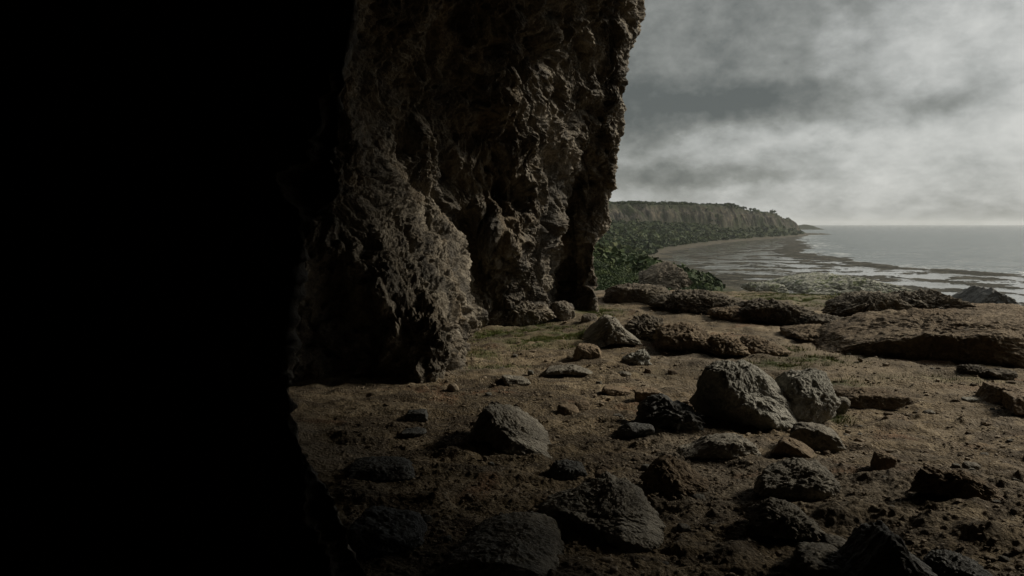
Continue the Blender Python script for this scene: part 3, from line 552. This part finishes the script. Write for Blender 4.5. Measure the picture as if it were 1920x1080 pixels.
rock('outcrop', 'terrace ledge piece with a dark face, nearest the pyramid-shaped rock', L, M_ledge, 1160, 1260, 585, 640, 1.5, 'craggy', 221, 7, [(0, .9), (.5, .9), (1, .8)], rot=-.35)
rock('outcrop', 'rounded terrace ledge piece with a pale top, middle of the terrace front', L, M_slab, 1222, 1345, 608, 666, 1.6, 'slab', 222, 7, [(0, .8), (.5, 1), (1, .9)], 1.4)
rock('outcrop', 'low knobbly terrace ledge piece at its right end by the grass', L, M_slab, 1318, 1395, 628, 673, 1.1, 'craggy', 223, 6)
rock('outcrop', 'low broken end of the terrace ledge behind the biggest grey boulder', L, M_slab, 1385, 1480, 634, 672, 1.3, 'craggy', 224, 6, [(0, .9), (.5, 1), (1, .4)], 1.0)
rock('outcrop', 'pale lichen-covered outcrop with grass, beyond the gap in the ledge', L, M_pale, 1455, 1700, 512, 560, 9, 'craggy', 231, 7, [(0, .5), (.3, .85), (.5, 1), (.75, .7), (1, .3)], .8, Y0=36)
rock('outcrop', 'small grey outcrop left of the pale lichen-covered outcrop', L, M_pale, 1395, 1465, 528, 552, 3, 'craggy', 232, 6, None, 1, Y0=36)
rock('outcrop', 'dark rocky knoll above the shore beside the green slope', L, M_ledge, 1195, 1290, 490, 545, 9, 'craggy', 233, 7, [(0, .4), (.4, .85), (.7, 1), (1, .55)], 1.2, Y0=62)

rock('outcrop', 'low dark lump of the back ledge, between its flat-topped and its broken part', L, M_ledge, 1215, 1300, 552, 586, 1.4, 'craggy', 241, 6)
rock('outcrop', 'low lump in front of the broken back ledge, edge of the light path', L, M_slab, 1330, 1420, 574, 604, 1.3, 'craggy', 242, 6)
rock('outcrop', 'low dark rubble at the foot of the jagged outcrop, beside the path', L, M_ledge, 1508, 1600, 590, 622, 1.2, 'craggy', 243, 6)
rock('outcrop', 'flat brown step between the path and the great flat slab', L, M_slab, 1470, 1580, 612, 646, 1.6, 'slab', 244, 6, None, 1.4)
rock('outcrop', 'thin brown rim of rock above the great flat slab at the right edge', L, M_slab, 1740, 1960, 572, 606, 2.2, 'slab', 245, 7, None, 1.4)

# small loose stones one could count
def floor_xy(px, py): return hit(px, py)
rr = random.Random(5); protos = [rock_shape(300+i, ['boulder', 'block', 'slab', 'wedge'][i % 4], (1, .8+.1*(i % 3), .42+.07*(i % 4)), 3) for i in range(8)]
pm = {}
mats = [M_brown, M_slate, M_brown, M_grey, M_slab]; k = 0; placed = []
while k < 270:
    px = rr.uniform(800, 1915); py = 590+(rr.random()**.8)*480
    if px < 930+0*py and py < 730: continue
    h = floor_xy(px, py)
    if h[1] > 22: continue
    s = rr.choice([.035, .045, .055, .06, .08, .11])*rr.uniform(.7, 1.2)*(.7+h[1]*.04); i = rr.randrange(8); mt = mats[rr.randrange(5)]
    if (i, mt.name) not in pm:
        o = mesh_obj('stone', protos[i][0], protos[i][1], mt); pm[(i, mt.name)] = o.data
    else: o = bpy.data.objects.new('stone', pm[(i, mt.name)]); C.objects.link(o)
    o.location = (h[0], h[1], h[2]-.08*s); o.scale = (s, s, s*rr.uniform(.7, 1.1)); o.rotation_euler = (rr.uniform(-.2, .2), rr.uniform(-.2, .2), rr.uniform(0, 6.3))
    tone_ = {'brown_rock': 'brown', 'weathered_grey_rock': 'dark grey', 'grey_limestone': 'pale grey', 'earthy_slab_rock': 'earth-brown'}[mt.name]
    for near in sorted(NAMED, key=lambda b: (b[0]-h[0])**2+(b[1]-h[1])**2)[:8]:
        sd_ = ('left of' if h[0] < near[0] else 'right of') if abs(h[0]-near[0]) > abs(h[1]-near[1]) else ('in front of' if h[1] < near[1] else 'behind')
        words = ('%s %s %s stone %s the %s' % ('tiny' if s < .05 else 'small', tone_, ['rounded', 'blocky', 'flat', 'angular'][i % 4], sd_, near[2])).split()[:16]
        if ' '.join(words) not in USED: break
    USED.add(' '.join(words))
    tag(o, ' '.join(words[:16]), 'stone', 'small loose stones scattered over the floor'); k += 1

def scatter_mesh(P_, Fc, pos, sc, rot, tilt=None):
    n = len(pos); c, s = np.cos(rot), np.sin(rot); p = P_[None]*sc[:, None, :]
    x = p[..., 0]*c[:, None]-p[..., 1]*s[:, None]; y = p[..., 0]*s[:, None]+p[..., 1]*c[:, None]
    return (np.stack([x, y, p[..., 2]], 2)+pos[:, None, :]).reshape(-1, 3), (Fc[None]+(np.arange(n)*len(P_))[:, None, None]).reshape(-1, Fc.shape[1])
# gravel
gr_ = np.random.RandomState(3); n = 42000; a = np.radians(gr_.uniform(-12, 36, n)); r = 1/gr_.uniform(1/3.2, 1/24., n); X_, Y_ = r*np.sin(a), r*np.cos(a)
keep = fbm(v3(X_*.8, Y_*.8, 40), 3) > -.25; X_, Y_, r = X_[keep], Y_[keep], r[keep]; n = len(X_)
hz_ = base_h(X_, Y_)[0]; w1, r1 = worley2(np.stack([X_*5.5, Y_*5.5], 1)+fbm(v3(X_*3, Y_*3, 2), 2)[:, None]*.6)
flg = fbm(v3(X_*1.1+3, Y_*2.0, 31), 3, .48); smg = .5+.8*sstep(-.22, .3, fbm(v3(X_*.45, Y_*.7, 51), 4)); hz_ += smg*(fbm(v3(X_*1.1, Y_*1.1, 1), 4)*.05+fbm(v3(X_*4, Y_*4, 6), 2, .6)*.026+(ridged(v3(X_*2.2, Y_*2.2, 8), 3, .5)-.6)*.035+(sstep(0, .22, flg)+sstep(.2, .42, flg))*.03)
gv, gf = [], []; off = 0
for i in range(4):
    V, Fc = rock_shape(400+i, ['boulder', 'block', 'slab', 'wedge'][i], (1, .8, .5), 2); sel = np.arange(n) % 4 == i; m_ = sel.sum()
    s = (gr_.lognormal(-4.3, .55, m_)*(.45+r[sel]*.075))[:, None]*gr_.uniform(.6, 1.3, (m_, 3)); v_, f_ = scatter_mesh(V, Fc, np.stack([X_[sel], Y_[sel], hz_[sel]-.003], 1), s, gr_.uniform(0, 6.3, m_)); gv.append(v_); gf.append(f_+off); off += len(v_)
M_gravel = rock_mat('gravel_stone', (.06, .045, .03), (.16, .125, .085), (.36, .31, .24), .004, .25, .85, scale=3)
tag(mesh_obj('gravel', np.concatenate(gv), np.concatenate(gf), M_gravel, False), 'loose gravel and grit covering the floor of the cave mouth', 'gravel', kind='stuff')

# grass blades
def blades(pos, hgt, wid, seed):
    q = np.random.RandomState(seed); n = len(pos); a = q.uniform(0, 6.3, n); b = q.uniform(0, 6.3, n); l = q.uniform(.1, .6, n)*hgt
    dx, dy = np.cos(a)*wid, np.sin(a)*wid
    p0 = pos+np.stack([-dx, -dy, 0*dx], 1); p1 = pos+np.stack([dx, dy, 0*dx], 1); p2 = pos+np.stack([np.cos(b)*l, np.sin(b)*l, hgt], 1)
    return np.stack([p0, p1, p2], 1).reshape(-1, 3), np.arange(3*n).reshape(n, 3)
q = np.random.RandomState(9); ps = []
for (px, py, sx_, sy_, k) in GP:
    h = hit(px, py); m_ = int(9000*sx_*sy_*max(0, k-.25)*1.6)
    if m_ <= 0: continue
    xx, yy = h[0]+q.normal(0, sx_*.62, m_), h[1]+q.normal(0, sy_*.62, m_); ok = fbm(v3(xx*2.2, yy*2.2, 22), 3) > -.05; ps.append(np.stack([xx[ok], yy[ok]], 1))
ps = np.concatenate(ps); zz = base_h(ps[:, 0], ps[:, 1])[0]; v_, f_ = blades(np.column_stack([ps, zz-.01]), q.uniform(.02, .07, len(ps)), q.uniform(.003, .008, len(ps)), 2)
tag(mesh_obj('grass', v_, f_, M_grass, False), 'short green grass growing in thin patches on the floor', 'grass', kind='stuff')
# tufts and low herbs around the pale outcrop
m_ = 26000; xx = q.uniform(11, 24, m_); yy = q.uniform(27, 50, m_); ok = (fbm(v3(xx*.5, yy*.5, 2), 3) > -.02) & (xx/yy > .2) & (xx/yy < .6); xx, yy = xx[ok], yy[ok]; zz = base_h(xx, yy)[0]+.1
v_, f_ = blades(np.column_stack([xx, yy, zz]), q.uniform(.12, .4, len(xx)), q.uniform(.015, .04, len(xx)), 3)
tag(mesh_obj('grass', v_, f_, M_grass, False), 'taller green grass and herbs growing beyond the back ledge', 'grass', kind='stuff')

# ------------------------------------------------------------------ scrub forest on the slopes
TINT = []
def leafballs(pos, rad, nl, seed, ls=.30):
    q = np.random.RandomState(seed); n = len(pos); d = q.normal(size=(n, nl, 3)); d /= np.linalg.norm(d, axis=2, keepdims=True); d[..., 2] = np.abs(d[..., 2])*.9-.12
    rr_ = (q.uniform(.55, 1.08, (n, nl, 1))); c = pos[:, None]+d*rr_*rad[:, None, None]*np.array([1, 1, .8])
    s = rad[:, None, None]*ls*q.uniform(.6, 1.4, (n, nl, 1)); u = q.normal(size=(n, nl, 3)); u /= np.linalg.norm(u, axis=2, keepdims=True); t = d+q.normal(size=(n, nl, 3))*.5; v = np.cross(t, u); v /= np.maximum(np.linalg.norm(v, axis=2, keepdims=True), .01)
    u = np.cross(v, t); u /= np.maximum(np.linalg.norm(u, axis=2, keepdims=True), .01)
    Q = np.stack([c-u*s, c-v*s*.8, c+u*s, c+v*s*.8], 2).reshape(-1, 3); TINT.append(np.repeat(np.clip(q.normal(.5, .22, n), 0, 1), nl*4)); return Q, np.arange(len(Q)).reshape(-1, 4)
q = np.random.RandomState(12)
def seeds(n, r0, r1, a0, a1, pw=1.0):
    a = np.radians(q.uniform(a0, a1, n)); r = np.exp(q.uniform(math.log(r0), math.log(r1), n)); x, y = r*np.sin(a), r*np.cos(a)
    z, d, rk, be = land(x, y); bz = base_h(x, y)[0]; z = np.where(r < 62, bz, z); ok = (d > 13) & (rk < q.uniform(.2, .75, n)) & (z > SEA+1.0) & (y < 2500); return x[ok], y[ok], z[ok], r[ok], d[ok]
fv, ff = [], []; off = 0
for (n, r0, r1, a0, a1, s0, s1, nl, ls) in ((1500, 40, 130, 5, 13.5, .35, 1.1, 300, .085), (3000, 130, 420, 4, 14, 1.2, 3.0, 90, .16), (11000, 420, 1750, 4, 22, 2.0, 4.2, 36, .30)):
    x, y, z, r, d = seeds(n, r0, r1, a0, a1)
    if r0 == 30: ok = (fbm(v3(x*.08, y*.08, 3), 3) > -.3) & (d > 30); x, y, z, r = x[ok], y[ok], z[ok], r[ok]
    rad = (s0+(s1*1.25-s0)*q.uniform(0, 1, len(x))**2.2)*(.75+.5*sstep(-.3, .4, fbm(v3(x*.03, y*.03, 8), 3))); v_, f_ = leafballs(np.column_stack([x, y, z+rad*.25]), rad, nl, 5, ls); fv.append(v_); ff.append(f_+off); off += len(v_)
tag(mesh_obj('forest', np.concatenate(fv), np.concatenate(ff), M_leaf, False, None, {'tint': np.concatenate(TINT)}), 'dense green scrub covering the slopes below the distant cliffs', 'scrub', kind='stuff')

# ------------------------------------------------------------------ sea haze
x0, x1, y0, y1, z0, z1 = -17000, 17000, -17000, 17000, -60, 60
hv = [(x, y, z) for x in (x0, x1) for y in (y0, y1) for z in (z0, z1)]
hm = bpy.data.materials.new('sea_haze'); hm.use_nodes = True; t = NT(hm.node_tree); t.n.clear()
pv = t.new('ShaderNodeVolumePrincipled'); pv.inputs['Color'].default_value = (.86, .9, .92, 1); pv.inputs['Density'].default_value = .00006; pv.inputs['Anisotropy'].default_value = .2
mo = t.new('ShaderNodeOutputMaterial'); t.l.new(pv.outputs[0], mo.inputs['Volume'])
tag(mesh_obj('haze', hv, [(0, 1, 3, 2), (4, 6, 7, 5), (0, 4, 5, 1), (2, 3, 7, 6), (0, 2, 6, 4), (1, 5, 7, 3)], hm, False), 'thin sea haze in the air over the bay', 'haze', kind='stuff')
